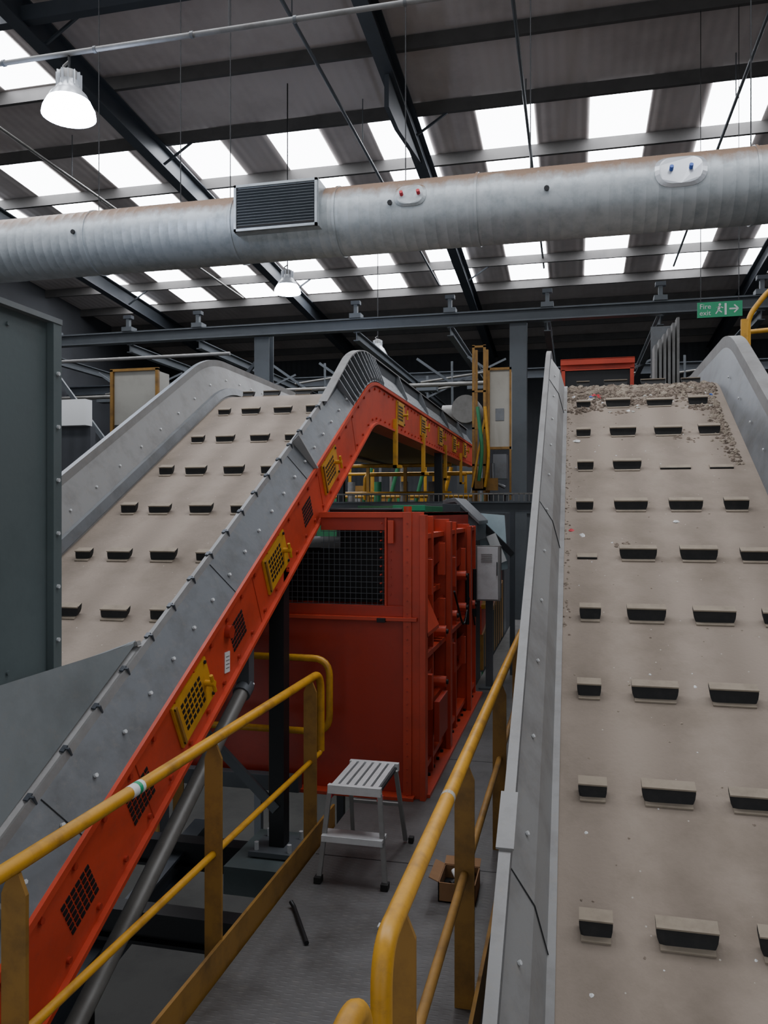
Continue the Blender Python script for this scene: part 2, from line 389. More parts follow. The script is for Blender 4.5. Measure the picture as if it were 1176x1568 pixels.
for yy in (2.83, 5.1, 7.0):
    P, t, n = pr.frame(yy)
    c.beam(P+Vector((-.205,0,0))+n*.272, P+Vector((-.128,0,0))+n*.162-t*.05, .004, .004, BLK)
    c.beam(P+Vector((-.128,0,0))+n*.162-t*.05, P+Vector((-.083,0,0))+n*.005-t*.12, .004, .004, BLK)
for x in (-.245, 1.27):
    for y in (4.2, 11.0):
        zt = pr.frame(y)[0].z-.36
        c.box(x, x+.1, y, y+.1, -5.2, zt, BLK)
c.done()

c = M('waste_debris_pile')
def lump(x, y, r, m, fl=.6):
    P, t, n = pr.frame(y); o = P+Vector((x,0,0))
    vs = []; fs = []
    k = 7
    for ring, (rr, hh) in enumerate(((1,0),(.8,.45),(.4,.75))):
        for i in range(k):
            a = 2*math.pi*i/k; q = rr*r*random.uniform(.6,1.3)
            vs.append(o+Vector((math.cos(a)*q,0,0))+t*(math.sin(a)*q)+n*(hh*r*random.uniform(.6,1.2)*fl))
    vs.append(o+n*r*fl)
    for g in range(2):
        for i in range(k): fs.append((g*k+i, g*k+(i+1)%k, (g+1)*k+(i+1)%k, (g+1)*k+i))
    for i in range(k): fs.append((2*k+i, 2*k+(i+1)%k, 3*k))
    c.add(vs, fs, m)
mix = [DEB, DEB, DEB2, DUST, DUST]
for i in range(1700):
    y = 7.5-abs(random.gauss(0, .20)); x = random.uniform(-.06, 1.18)
    if random.random() < .4 and y < 7.2: continue
    lump(x, y, random.uniform(.005,.022), random.choice(mix), .8)
for q in range(20):
    cx = random.uniform(0,1.12); cy = random.uniform(6.9,7.4)
    for i in range(20): lump(cx+random.gauss(0,.05), cy+random.gauss(0,.03), random.uniform(.008,.022), random.choice([DEB,DEB2]), .9)
for i in range(120):
    x = random.uniform(-.04, 1.15); lump(x, random.uniform(7.25,7.55), random.uniform(.02,.05), random.choice(mix), .6)
for i in range(430):
    y = random.uniform(6.0, 7.2); s_ = (y-5.9)/1.3
    if random.random() > .35+s_: continue
    x = 1.15-abs(random.gauss(0,.04+.04*s_)); lump(x, y, random.uniform(.005,.022), random.choice(mix), .8)
for i in range(140):
    y = random.uniform(4.2, 7.0); lump(-.06+abs(random.gauss(0,.02)), y, random.uniform(.004,.010), random.choice(mix))
for i in range(130): lump(random.uniform(.0,1.15), random.uniform(1.8,6.9), random.uniform(.003,.008), random.choice([DEB,WHITE,DUST]))
for i in range(60): lump(random.uniform(.0,1.1), random.uniform(6.9,7.5), random.uniform(.01,.022), random.choice([WHITE,DUST,BEIGE]))
for (x_, y_) in ((.8,6.5),(.76,6.45),(.84,6.4),(.3,5.05),(.36,6.9)):
    for i in range(12): lump(x_+random.gauss(0,.03), y_+random.gauss(0,.02), random.uniform(.008,.016), DEB)
for i in range(5): lump(.20+random.gauss(0,.02), 7.22+random.gauss(0,.02), .026, REDP, .9)
lump(.13, 7.16, .03, WHITE); lump(.14, 7.22, .025, BLUE); lump(-.02, 5.2, .018, REDP); lump(.05,5.15,.02,WHITE)
lump(.02, 6.4, .03, WHITE); lump(.62,5.3,.02,WHITE); lump(1.12,7.2,.02,BLUE)
c.done()

# ================================================================== infeed chute on the left
c = M('infeed_chute')
c.box(-2.44,-2.40,.4,3.33,-.76,.91,GREEN)
c.box(-2.40,-2.365,3.27,3.33,-.76,.91,GREEN); c.box(-2.40,-2.36,.4,3.33,.885,.91,PLATE)
c.box(-2.40,-2.33,.4,3.33,-.775,-.755,LGREY)
c.box(-3.35,-2.40,3.29,3.33,-.2,.91,GREEN)
c.box(-2.405,-2.385,2.35,2.356,-.74,.88,DARK)
for z in (-.6,-.35,-.1,.15,.4,.65): bolt(c, (-2.365,3.30,z), (1,0,0), .01,.01, ALU)
for y in (1.2,1.8,2.4,3.0): bolt(c, (-2.40,y,.82), (1,0,0), .01,.008, GREEN); bolt(c, (-2.40,y,-.70), (1,0,0), .01,.008, GREEN)
quad(c, (-2.38,3.33,-.757), (-2.38,.6,-.757), (-1.955,.6,T*.6-2.45), (-1.955,3.30,-.60), .012, PLATE)
quad(c, (-1.935,3.31,-.625),(-1.935,.6,T*.6-2.45),(-1.99,.6,T*.6-2.40),(-2.0,3.31,-.60),.01,LGREY)
c.beam((-2.38,3.32,-.757),(-1.94,3.30,-.60),.03,.02,LGREY)
c.done()

# ================================================================== walkway, ground
c = M('walkway_platform')
c.box(-1.48,-.34,-.5,9.0,-2.04,-2.0,FLOOR); c.box(-1.10,-.34,9.0,15,-2.04,-2.0,FLOOR)
for y in (1,3,5,7,9,11): c.box(-1.5,-.30,y,y+.08,-2.2,-2.04,BEAM)
c.box(-1.50,-1.40,-.5,12,-2.25,-2.04,BEAM); c.box(-.42,-.32,-.5,12,-2.25,-2.04,BEAM)
for y in (.2, 5.2, 10.2):
    for x in (-1.46,-.42): c.box(x,x+.1,y,y+.1,-5.2,-2.2,BEAM)
for y in (4.45, 2.6, 6.4): c.box(-1.47,-.35,y,y+.006,-2.0005,-1.9985,BLK)
c.done()
c = M('floor'); c.box(-17,11,-6,33,-5.3,-5.2,GROUND); c.done()

c = M('steel_support_frame')
for y in (4.0, 4.9):
    c.ibeam((-4.2,y,-2.28),(-1.56,y,-2.28),.12,.18,BLK)
c.ibeam((-4.2,3.2,-2.9),(-1.52,3.2,-2.9),.12,.18,BLK)
c.ibeam((-2.6,1.0,-2.95),(-2.6,5.3,-2.3),.12,.18,DARK)
c.beam((-3.8,5.2,-3.6),(-1.6,3.4,-3.6),.10,.12,BLK); c.tube([(-3.2,2.2,-3.1),(-1.6,3.4,-3.1)], .05, PIPE)
c.box(-2.1,-1.6,4.55,5.15,-2.35,-2.18,GREEN)
c.beam((-1.85,4.8,-1.9),(-2.6,4.8,-1.2),.03,.06,BEAM)
for x in (-4.1,-1.66): 
    for y in (4.0,4.9): c.box(x,x+.1,y-.05,y+.05,-5.2,-2.37,BLK)
for i in range(5): c.beam((-3.6+.5*i,1.2,-4.4),(-3.0+.5*i,4.6,-4.4),.04,.08,BEAM)
for i in range(4): c.beam((-4.0,1.6+.8*i,-4.3),(-1.5,1.9+.8*i,-4.3),.03,.05,LGREY)
c.box(-4.1,-1.6,1.0,1.08,-4.5,-4.3,BLK)
for x in (-4.0,-1.7): c.box(x,x+.08,1.0,1.08,-5.2,-4.4,BLK)
c.done()

# ================================================================== yellow guard rails
def post(m, x, y, z0=-2.15, zt=-1.02, w=.08, ma=DYEL):
    m.prism([(x-w/2,y,z0),(x+w/2,y,z0),(x+w/2,y,zt-.06),(x+.015,y,zt),(x-.015,y,zt),(x-w/2,y,zt-.06)], (0,.014,0), ma)
c = M('guard_railing')
X = -1.54
c.tube(fillet([(X,.2,-1.0),(X,4.76,-1.0),(X,4.76,-1.49)], .13, 7), .024, YEL, 14)
c.tube(fillet([(X,4.76,-1.48),(X,4.74,-1.50),(X,.2,-1.5)], .02, 3), .016, YEL, 12)
for y in (1.95, 3.23, 4.55): post(c, X, y)
c.box(-1.505,-1.49,-.3,4.9,-2.06,-1.87,DYEL)
c.tube([(X,2.55,-1.0),(X,2.63,-1.0)], .0245, WHITE, 14); c.tube([(X,2.59,-1.0),(X,2.61,-1.0)], .025, SGREEN, 14)
pts = fillet([(-2.9,5.2,-1.0),(-1.62,5.2,-1.0),(-1.62,5.2,-1.5),(-2.9,5.2,-1.5)], .12, 6)
c.tube(pts, .024, YEL, 12); post(c, -2.02, 5.2); post(c, -2.75, 5.2)
c.done()

c = M('guard_railing')
X = -.43
pts = fillet([(X,6.8,-1.0),(X,1.78,-1.0),(X,1.78,-1.49)], .10, 7)
c.tube(pts, .026, YEL, 16)
c.tube([(X,1.78,-1.46),(X,6.8,-1.46)], .017, DYEL, 14)
for y in (1.98, 3.2, 4.75, 6.3): post(c, X+.0, y, -2.15)
c.tube(fillet([(X,-.2,-1.0),(X,1.60,-1.0),(X,1.60,-1.49),(X,-.2,-1.49)], .10, 7), .026, YEL, 16)
c.box(-.375,-.36,-.3,8.8,-2.03,-1.86,DYEL)
c.tube([(X,2.75,-1.0),(X,2.78,-1.0)], .0265, BEIGE, 14)
c.done()

# ================================================================== red machine
c = M('red_baler_machine')
c.box(-3.2,-1.14,5.5,8.8,-2.0,-.70,DRED)
c.box(-1.297,-1.14,5.5,8.8,-.70,0,DRED)
c.box(-3.2,-1.3,6.0,8.8,-.70,-.28,BLK); c.box(-1.78,-1.3,6.0,8.8,-.28,-.03,BLK)
c.box(-1.78,-1.14,5.5,8.8,-.03,.0,DRED)
c.box(-1.78,-1.297,5.5,5.53,-.13,-.03,DRED); c.box(-3.2,-2.2,5.5,5.53,-.70,-.28,DRED)
x = -2.2
while x < -1.3: c.box(x,x+.004,5.50,5.506,-.70,-.13 if x > -1.78 else -.28,BEAM); x += .04
z = -.70
while z < -.13: c.box(-2.2 if z < -.28 else -1.78,-1.3,5.495,5.50,z,z+.004,BEAM); z += .04
c.box(-3.2,-1.06,5.42,5.5,-.76,-.735,RED); c.box(-3.2,-1.16,5.46,5.5,-.735,-.66,DRED)
c.box(-1.30,-1.285,5.47,5.5,-.66,-.0,RED); c.box(-1.78,-1.14,5.46,5.5,-.04,0,RED)
c.box(-1.16,-1.10,5.44,5.50,-2,0,RED); c.box(-1.27,-1.23,5.44,5.47,-.22,-.06,RED)
c.box(-3.2,-1.08,5.40,5.5,-2.0,-1.975,RED)
c.box(-3.2,-1.9,5.36,5.44,-1.99,-1.88,BEAM)
c.box(-1.34,-1.28,5.40,5.44,-.77,-.74,BLK)
for i in range(22):
    bolt(c, (-1.13, 5.44, -.08-.09*i), (0,-1,0), .007, .008, DRED)
for i in range(10): bolt(c, (-1.32, 5.47, -.08-.06*i), (0,-1,0), .006, .035, DRED)
for i in range(9): bolt(c, (-1.26+.0, 5.5, -.10-.06*i), (0,-1,0), .006, .01, DRED)
for i, y in enumerate((5.46, 6.02, 6.62, 7.25, 7.95, 8.72)):
    c.box(-1.14,-1.02 if i % 2 == 0 else -1.05,y,y+.035,-2,0-.03*i,RED)
    if i % 2 == 0: c.box(-1.04,-1.00,y-.03,y+.07,-2,-.02-.03*i,RED)
for z, w in ((-.18,.08),(-.62,.05),(-1.05,.10),(-1.5,.05),(-1.88,.08)):
    c.box(-1.14,-1.14+w,5.5,8.75,z-.02,z+.02,RED)
c.box(-1.14,-.98,5.5,8.8,-2.0,-1.975,RED)
c.prism([(-1.13,5.5,-.55),(-1.13,6.0,-.55),(-1.0,6.0,-.85),(-1.0,5.5,-.85)], (0,0,-.03), RED)
for y, z in ((5.75,-.45),(6.35,-.35),(6.35,-.8),(6.95,-.5),(7.6,-.45),(7.6,-1.3),(5.75,-1.3),(6.9,-1.25)):
    c.prism([(-1.14,y,z-.12),(-1.14,y+.30,z-.12),(-1.06,y+.30,z-.05),(-1.06,y,z-.05)], (0,0,.16), DRED)
    c.box(-1.08,-1.02,y+.05,y+.10,z-.16,z+.10,RED)
for y, z in ((6.3,-.95),(6.9,-.9),(7.5,-.9),(7.5,-.6),(8.2,-.95),(6.3,-1.35)):
    c.tube([(-1.14,y,z),(-.99,y,z)], .045, RED, 12); c.tube([(-1.0,y,z),(-.975,y,z)], .02, BLK, 10)
for y in (7.8, 8.4):
    c.tube([(-1.02,y,-.6),(-1.02,y,-1.1)], .02, BLK, 10)
c.tube(fillet([(-1.03,7.0,-.7),(-1.0,7.4,-1.1),(-1.02,8.0,-.8),(-1.03,8.5,-1.2)], .2), .010, BLK, 8)
c.box(-1.02,-.98,5.9,6.3,-1.72,-1.42,DRED)
for i in range(16): bolt(c, (-1.06, 5.5+.2*i, -1.975), (0,0,1), .014, .02, BLK)
c.box(-1.75,-1.18,6.4,7.3,0,.05,DGREEN); c.box(-1.45,-1.18,6.39,6.41,0.01,.055,SGREEN); c.box(-1.9,-1.2,7.4,8.6,0,.08,BEAM)
c.tube([(-1.16,5.6,-.02),(-1.16,5.6,.04)], .03, RED, 10)
c.tube([(-1.74,5.6,.015),(-1.2,5.6,.015)], .014, BLK, 8)
c.done(.003)

c = M('machine_hood')
c.prism([(-1.42,8.9,-.32),(-1.42,8.9,.12),(-1.30,8.9,.14),(-1.05,8.9,-.10),(-1.05,8.9,-.32)], (0,.9,0), BEAM)
c.prism([(-1.44,8.88,.13),(-1.30,8.88,.16),(-1.03,8.88,-.10),(-1.03,8.88,-.14),(-1.30,8.88,.11),(-1.44,8.88,.09)], (0,.94,0), GREY)
c.box(-1.40,-1.10,9.0,9.6,-2.0,-.32,BLK)
c.done(.004)
c = M('electrical_cabinet')
c.box(-1.06,-.80,8.85,9.10,-.97,-.38,LGREY); c.box(-1.07,-.79,8.83,8.86,-.98,-.37,LGREY)
c.box(-.83,-.82,8.81,8.83,-.7,-.55,BLK); c.box(-1.045,-.815,8.825,8.83,-.965,-.385,ALU)
for i in range(5): c.box(-1.0,-.88,8.818,8.825,-.47-.02*i,-.462-.02*i,LGREY)
c.box(-.98,-.90,9.10,9.16,-2.0,-.4,BEAM); c.box(-1.05,-.83,9.0,9.22,-2.0,-1.98,BEAM)
c.done(.004)
c = M('side_loading_chute')
quad(c, (-1.32,10.0,-.85),(-.80,10.0,-.70),(-.84,10.0,-.04),(-1.32,10.0,-.0), .02, LBLUE)
c.beam((-1.28,9.92,.02),(-.74,9.92,-.52),.08,.07,BLK); c.beam((-1.30,9.92,-.85),(-1.30,9.92,.02),.06,.06,DARK)
c.beam((-.74,9.92,-2.0),(-.74,9.92,-.0),.06,.06,DARK)
c.beam((-1.0,9.88,-.28),(-.86,9.88,-.62),.02,.12,WHITE)
c.prism([(-1.20,10.1,-1.2),(-1.20,13.0,-.7),(-1.20,13.0,-1.1),(-1.20,10.1,-1.55)], (.06,0,0), RED)
c.prism([(-1.18,10.1,-1.55),(-1.18,13.0,-1.1),(-1.18,13.0,-2.0),(-1.18,10.1,-2.0)], (.06,0,0), DYEL)
c.beam((-1.12,10.1,-1.2),(-1.12,13.0,-.7),.05,.05,YEL)
for i in range(9): c.box(-1.125,-1.11,10.2+.3*i,10.22+.3*i,-2.0,-1.55+.04*i,GREEN)
c.done()
c = M('cross_platform')
c.ibeam((-4.5,10.6,.06),(-.45,10.6,.06),.15,.16,BEAM)
for i in range(60): c.box(-4.4+.066*i,-4.39+.066*i,10.5,10.51,.14,.24,PIPE)
c.box(-4.4,-.5,10.5,10.51,.23,.25,PIPE)
c.box(-4.5,-.45,10.68,11.5,.10,.13,BEAM)
for x in (-4.4,-.6): c.box(x,x+.1,10.55,10.65,-5.2,-.02,BEAM)
c.done()

# ================================================================== step stool
c = M('step_stool')
zt = -1.49
c.box(-1.305,-1.02,4.18,4.62,zt-.035,zt-.018,BLK)
for i in range(6): c.box(-1.295+.046*i,-1.263+.046*i,4.19,4.61,zt-.02,zt,ALU)
for a in (4.165,4.605): c.box(-1.31,-1.01,a,a+.03,zt-.045,zt+.003,ALU)
for x0, x1 in ((-1.30,-1.345),(-1.02,-.975)):
    c.beam((x0,4.18,zt-.03),(x1,4.12,-1.99),.026,.020,LGREY); c.beam((x0,4.58,zt-.03),(x1+(.02 if x0<-1.2 else -.02),4.74,-1.99),.024,.018,LGREY)
    c.box(x1-.02,x1+.02,4.09,4.14,-1.998,-1.965,RUB); c.box(x1-.0,x1+.03,4.72,4.76,-1.998,-1.965,RUB)
    c.box(x0-.014,x0+.014,4.17,4.21,zt-.045,zt-.07,REDP)
c.box(-1.33,-.99,4.12,4.22,-1.765,-1.745,ALU); c.box(-1.33,-.99,4.115,4.125,-1.78,-1.745,ALU)
c.beam((-1.32,4.67,-1.75),(-1.0,4.67,-1.75),.015,.02,LGREY)
c.done(.002)

c = M('cardboard_box')
x0,x1,y0,y1,z0,z1 = -.68,-.49,4.05,4.27,-1.999,-1.90
c.box(x0,x1,y0,y1,z0,z0+.006,CARD)
c.box(x0,x0+.006,y0,y1,z0,z1,CARD); c.box(x1-.006,x1,y0,y1,z0,z1,CARD)
c.box(x0,x1,y0,y0+.006,z0,z1,CARD); c.box(x0,x1,y1-.006,y1,z0,z1,CARD)
quad(c,(x0,y0,z1),(x0,y1,z1),(x0-.05,y1,z1+.02),(x0-.05,y0,z1+.02),.004,CARD)
quad(c,(x0,y1,z1),(x1,y1,z1),(x1,y1+.06,z1+.02),(x0,y1+.06,z1+.02),.004,CARD)
c.box(x0+.006,x1-.006,y0+.006,y1-.006,z0+.006,z0+.03,BLK)
c.tube([(-.62,4.1,-1.93),(-.52,4.22,-1.91)], .02, BLK, 8); c.tube([(-.57,4.1,-1.92),(-.62,4.2,-1.9)], .015, WHITE, 8)
c.done()
c = M('pry_bar'); c.tube(fillet([(-1.395,3.82,-1.97),(-1.37,3.80,-1.985),(-1.20,3.50,-1.988)], .02), .011, BLK, 8); c.done()
c = M('metal_offcut'); c.box(-.92,-.88,3.72,3.76,-1.999,-1.99,ALU); c.done()

# ================================================================== building shell
def rz(y): return 9.3-.085*y
PIT = 1.94; YC = 17.27
c = M('ceiling')
c.add([(-17,-6,rz(-6)),(11,-6,rz(-6)),(11,33,rz(33)),(-17,33,rz(33)),(-17,-6,rz(-6)+.1),(11,-6,rz(-6)+.1),(11,33,rz(33)+.1),(-17,33,rz(33)+.1)],
      [(0,1,2,3),(7,6,5,4),(0,1,5,4),(1,2,6,5),(2,3,7,6),(3,0,4,7)], ROOF)
c.done()
c = M('wall_back'); c.box(-17,11,32.6,32.7,-5.2,rz(32.6),WALL); c.done()
c = M('wall_left'); c.box(-17.1,-17,-6,33,-5.2,rz(-6),WALL); c.done()
c = M('wall_right'); c.box(11,11.1,-6,33,-5.2,rz(-6),WALL); c.done()
c = M('window_1')
for row in (-2,-1,0,1):
    yc = YC+row*3*PIT
    for k in range(-7, 5):
        if row == -1 and k > -5: continue
        x0 = .3+2.2*k; y0 = yc-PIT*.96; y1 = yc+PIT*.96
        c.add([(x0,y0,rz(y0)-.012),(x0+1.13,y0,rz(y0)-.012),(x0+1.13,y1,rz(y1)-.012),(x0,y1,rz(y1)-.012)], [(0,1,2,3)], SKY)
c.done()
c = M('roof_purlins')
for k in range(-11, 8):
    y = YC+PIT*k
    if y < -5.5: continue
    c.box(-17,11,y-.03,y+.03,rz(y)-.24,rz(y)-.02,PURL); c.box(-17,11,y-.03,y+.05,rz(y)-.26,rz(y)-.24,PURL)
c.done()
c = M('roof_rafters')
for x in (-14,-8.5,-3.1,5.0,10.4):
    c.ibeam((x,-6,rz(-6)-.50),(x,32.4,rz(32.4)-.50),.24,.48,DARK,.03)
    for k in range(-5, 7):
        y = YC+PIT*k
        if k % 2: c.beam((x,y,rz(y)-.7),(x+.7,y+.02,rz(y)-.25),.04,.04,DARK)
c.prism([(-3.14,13.2,rz(13.2)-.7),(-3.14,16.4,rz(16.4)-.7),(-3.14,14.0,rz(14)-1.25),(-3.14,13.2,rz(13.2)-1.3)], (.08,0,0), DARK)
c.beam((-17,11.0,rz(11)-.5),(11,11.0,rz(11)-.5),.16,.24,DARK)
c.done()
c = M('ceiling_conduits')
for x, z in ((-.87,7.5),(2.75,7.3),(-10.4,7.2),(-4.0,7.2)):
    c.tube([(x,10.5,z),(x,24,z-.3)], .03, BEAM if x > -5 else PIPE, 8)
    for y in (11,15,20): c.tube([(x,y,z-.05),(x,y,rz(y))], .010, BEAM, 6)
c.tube([(-13,7.06,4.6),(3,7.06,4.6)], .026, LGREY, 10)
for x in (-10,-6.6,-3.2,.2): c.tube([(x,7.06,4.6),(x,7.06,rz(7.06))], .006, BLK, 6)
for i in range(14): c.tube([(-12+i*1.05,7.06,4.6),(-11.97+i*1.05,7.06,4.6)], .034, GREY, 10)
c.done()

c = M('ventilation_duct')
yd, zd, r = 9.53, 3.6, .41
pts = []; rs = []
x = -16.0
while x < 10.8:
    pts += [(x,yd,zd),(x+.115,yd,zd),(x+.120,yd,zd),(x+.127,yd,zd)]; rs += [r,r,r+.0012,r+.0012]; x += .13
c.tube(pts, rs, DUCT, 48)
for x in (-13.5,-9.2,-6.2,-4.15,-2.82,-1.12,1.9,4.9): c.tube([(x,yd,zd),(x+.03,yd,zd)], r+.012, DUCT, 48)
gx0, gx1 = -3.98, -3.0
c.box(gx0-.05,gx1+.05,yd-.50,yd-.20,zd-.20,zd+.36,DUCT)
c.box(gx0-.01,gx1+.01,yd-.505,yd-.499,zd-.16,zd+.32,BLK)
for i in range(13):
    z = zd-.14+.035*i; c.obox(((gx0+gx1)/2,yd-.515,z), ((gx1-gx0)/2,0,0), (0,.012,-.008), (0,.002,.003), BEAM)
for a in ((gx0-.04,gx0-.01),(gx1+.01,gx1+.04)): c.box(a[0],a[1],yd-.53,yd-.49,zd-.20,zd+.36,DUCT)
for z in (zd-.20,zd+.33): c.box(gx0-.04,gx1+.04,yd-.53,yd-.49,z,z+.03,DUCT)
def oval(xc, zo, w, h, km):
    ca = math.asin(zo/r); rim = []
    for sc, rr in ((1,.012),(.82,.03)):
        P = []
        for i in range(28):
            a = 2*math.pi*i/28; u = w*sc*math.copysign(abs(math.cos(a))**.6, math.cos(a)); v = h*sc*math.copysign(abs(math.sin(a))**.8, math.sin(a))
            an = ca+v/r; P.append((xc+u, yd-(r+rr)*math.cos(an), zd+(r+rr)*math.sin(an)))
        rim.append(P)
    fm = DUCT if km == REDP else GLASSW
    c.add(rim[0]+rim[1], [(i,(i+1)%28,28+(i+1)%28,28+i) for i in range(28)], fm)
    c.add(rim[1], [tuple(range(28))], fm)
    c.add([(p[0], p[1]+.03, p[2]) for p in rim[0]]+rim[0], [(i,(i+1)%28,28+(i+1)%28,28+i) for i in range(28)], fm)
    for dx in (-.10,.10):
        c.tube([(xc+dx,yd-(r+.02)*math.cos(ca),zd+zo),(xc+dx,yd-(r+.07)*math.cos(ca),zd+zo+.02)], .022, km, 10)
oval(1.12, .10, .27, .19, BLUE); oval(-1.86, .10, .19, .14, REDP)
for x in (-12.6,-9.4,-6.2,-5.0,-4.3,-2.0,-.5,1.9,4.6):
    c.tube([(x,yd,zd+r),(x,yd,rz(yd))], .007, BLK, 6)
for x in (-6.3,-2.1,-.3,-8.9):
    c.tube([(x,yd-r-.01,zd+.02),(x,yd-r-.03,zd+.02)], .03, BLK, 8)
c.done()

def lamp(x, y, z, w, lit, ztop):
    c = M('high_bay_pendant_lamp')
    def ring(prof, m, n=28):
        vs = [(x+rr*math.cos(2*math.pi*i/n), y+rr*math.sin(2*math.pi*i/n), z+h) for rr, h in prof for i in range(n)]
        fs = [(g*n+i, g*n+(i+1)%n, (g+1)*n+(i+1)%n, (g+1)*n+i) for g in range(len(prof)-1) for i in range(n)]
        c.add(vs, fs, m, True)
    s = w/.5
    ring([(.25*s,0),(.24*s,.06*s),(.20*s,.14*s)], GLOW if lit else GLASSW)
    ring([(.20*s,.14*s),(.17*s,.20*s),(.13*s,.24*s)], GLASSW)
    ring([(.001,.02*s),(.245*s,.02*s)], GLOW if lit else GLASSW)
    ring([(.135*s,.235*s),(.10*s,.29*s),(.10*s,.33*s)], GLASSW)
    for i in range(12):
        a = 2*math.pi*i/12
        c.obox((x+.10*s*math.cos(a), y+.10*s*math.sin(a), z+.34*s), (.02*s*math.cos(a),.02*s*math.sin(a),0), (-.004*math.sin(a),.004*math.cos(a),0), (0,0,.07*s), GLASSW)
    ring([(.09*s,.27*s),(.09*s,.42*s),(.05*s,.44*s),(.001,.45*s)], LGREY)
    c.tube([(x,y,z+.44*s),(x,y,ztop)], .012, BLK, 8)
    c.tube(fillet([(x-.02,y,z+.45*s),(x-.08,y,z+.48*s),(x,y,z+.53*s)], .04), .012, LGREY, 8)
    c.done()
lamp(-4.93, 7.06, 3.97, .52, True, 4.6)
lamp(-5.25, 14.2, 4.12, .50, True, rz(14.2)-.03)
lamp(-5.3, 21.5, 4.3, .55, False, rz(21.5)-.03)

# ================================================================== mid-distance structure
c = M('steel_mezzanine_frame')
for x in (-13.0,-6.97,-1.16,4.6): c.ibeam((x,17.3,-5.2),(x,17.3,4.2),.36,.30,BEAM,.03)
c.ibeam((-16.8,17.1,4.15),(10.8,17.1,4.15),.22,.26,BEAM,.03)
c.ibeam((-16.8,24.0,4.1),(10.8,24.0,4.1),.22,.3,DARK,.03)
c.tube([(-16.5,16.6,3.55),(-7.5,16.6,3.55)], .04, LGREY, 8)
c.tube([(-16.5,18.6,3.0),(-2,18.6,3.0)], .05, PIPE, 8)
for x in (-12.3,-10.3,-8.5,-4.7,-2.6,-.55,1.7,3.6):
    c.box(x-.13,x+.13,16.95,17.2,4.28,4.38,BEAM); c.box(x-.04,x+.04,17.0,17.1,4.38,4.62,BEAM); c.box(x-.10,x+.10,16.98,17.12,4.58,4.66,DARK)
for x in (-13,-10.3,-8.5,-4.7,-2.6,-.55,1.7,3.6,6.5):
    c.ibeam((x,17.1,3.9),(x,31,3.9),.14,.20,BEAM)
for i,(x,y) in enumerate(((-12,20),(-9,21),(-6.2,19.5),(-4,22),(-3,20),(.6,21),(2.6,20.5))):
    c.tube([(x,y,3.8),(x+.02,y,1.5)], .03, BEAM, 6)
    c.tube([(x-.8,y,3.3),(x+.9,y,3.5)], .03, PIPE, 6)
    c.beam((x,y,3.2),(x+1.3,y+.5,3.9),.05,.05,BEAM)
for i in range(9):
    x = -12.5+1.25*i; c.beam((x,19.2,3.75),(x+.9,19.4,3.1),.05,.06,BEAM); c.box(x,x+.5,19.1,19.4,2.95,3.1,BEAM)
c.beam((-12.6,17.3,3.6),(-10.5,17.3,1.0),.07,.1,BEAM); c.beam((-8.6,17.3,1.8),(-6.97,17.3,3.7),.07,.08,DARK)
c.done()

c = M('distant_gantry_beam')
c.ibeam((-.3,18.5,3.3),(1.3,18.5,3.3),.2,.26,ORNG); c.box(-.3,1.3,18.4,18.42,3.3,3.42,ORNG)
c.box(-.28,-.2,18.4,18.6,-5.2,3.2,ORNG); c.box(1.2,1.28,18.4,18.6,-5.2,3.2,ORNG)
c.box(-.2,1.2,18.45,18.5,1.8,3.17,BLK)
c.done()

c = M('yellow_access_tower')
for x in (-1.62,-1.44):
    for y in (13.0,13.4): c.box(x,x+.04,y,y+.04,-5.2,2.72,DYEL)
for z in (.35,.75,1.35,1.95,2.68): c.box(-1.62,-1.40,13.0,13.04,z,z+.03,DYEL)
c.box(-1.62,-1.2,13.0,13.03,.35,.55,DYEL)
c.beam((-1.62,13.0,.4),(-1.42,13.0,1.5),.03,.04,YEL); c.tube(fillet([(-1.40,12.9,.4),(-1.33,12.9,.9),(-1.40,12.9,1.7)],.3),.025,YEL,8)
c.tube(fillet([(-1.5,12.9,.5),(-1.44,12.9,1.0),(-1.52,12.9,1.7)],.2), .03, DGREEN, 8)
c.tube(fillet([(-3.4,12.9,.2),(-3.4,12.9,.62),(-1.7,12.9,.62)],.1),.03,YEL,8)
c.done()
c = M('control_cabinet')
c.box(-1.36,-1.02,13.2,13.6,1.05,2.35,BEIGE); c.box(-1.38,-1.0,13.17,13.2,1.03,1.07,DYEL); c.box(-1.38,-1.0,13.17,13.2,2.33,2.37,DYEL)
for x in (-1.38,-1.03): c.box(x,x+.03,13.17,13.2,.2,2.37,DYEL)
c.box(-1.30,-1.08,13.2,13.5,.55,.95,GREY); c.tube([(-1.3,13.15,.8),(-1.3,13.15,.5),(-1.1,13.15,.4)],.03,GREY,8)
c.box(-1.38,-1.12,13.17,13.6,-5.2,.3,BEAM); c.box(-1.38,-1.0,13.17,13.6,.28,.32,BEAM); c.box(-1.26,-1.12,13.19,13.2,1.5,1.7,GREY)
c.done()
c = M('exhaust_fan_housing')
c.tube([(-2.1,15.8,2.05),(-2.1,16.5,2.05)], .28, PIPE, 24); c.tube([(-2.3,16.1,1.95),(-2.6,16.1,1.95)], .22, PIPE, 20)
c.box(-2.3,-1.9,16.0,16.4,-5.2,1.8,BEAM); c.done()

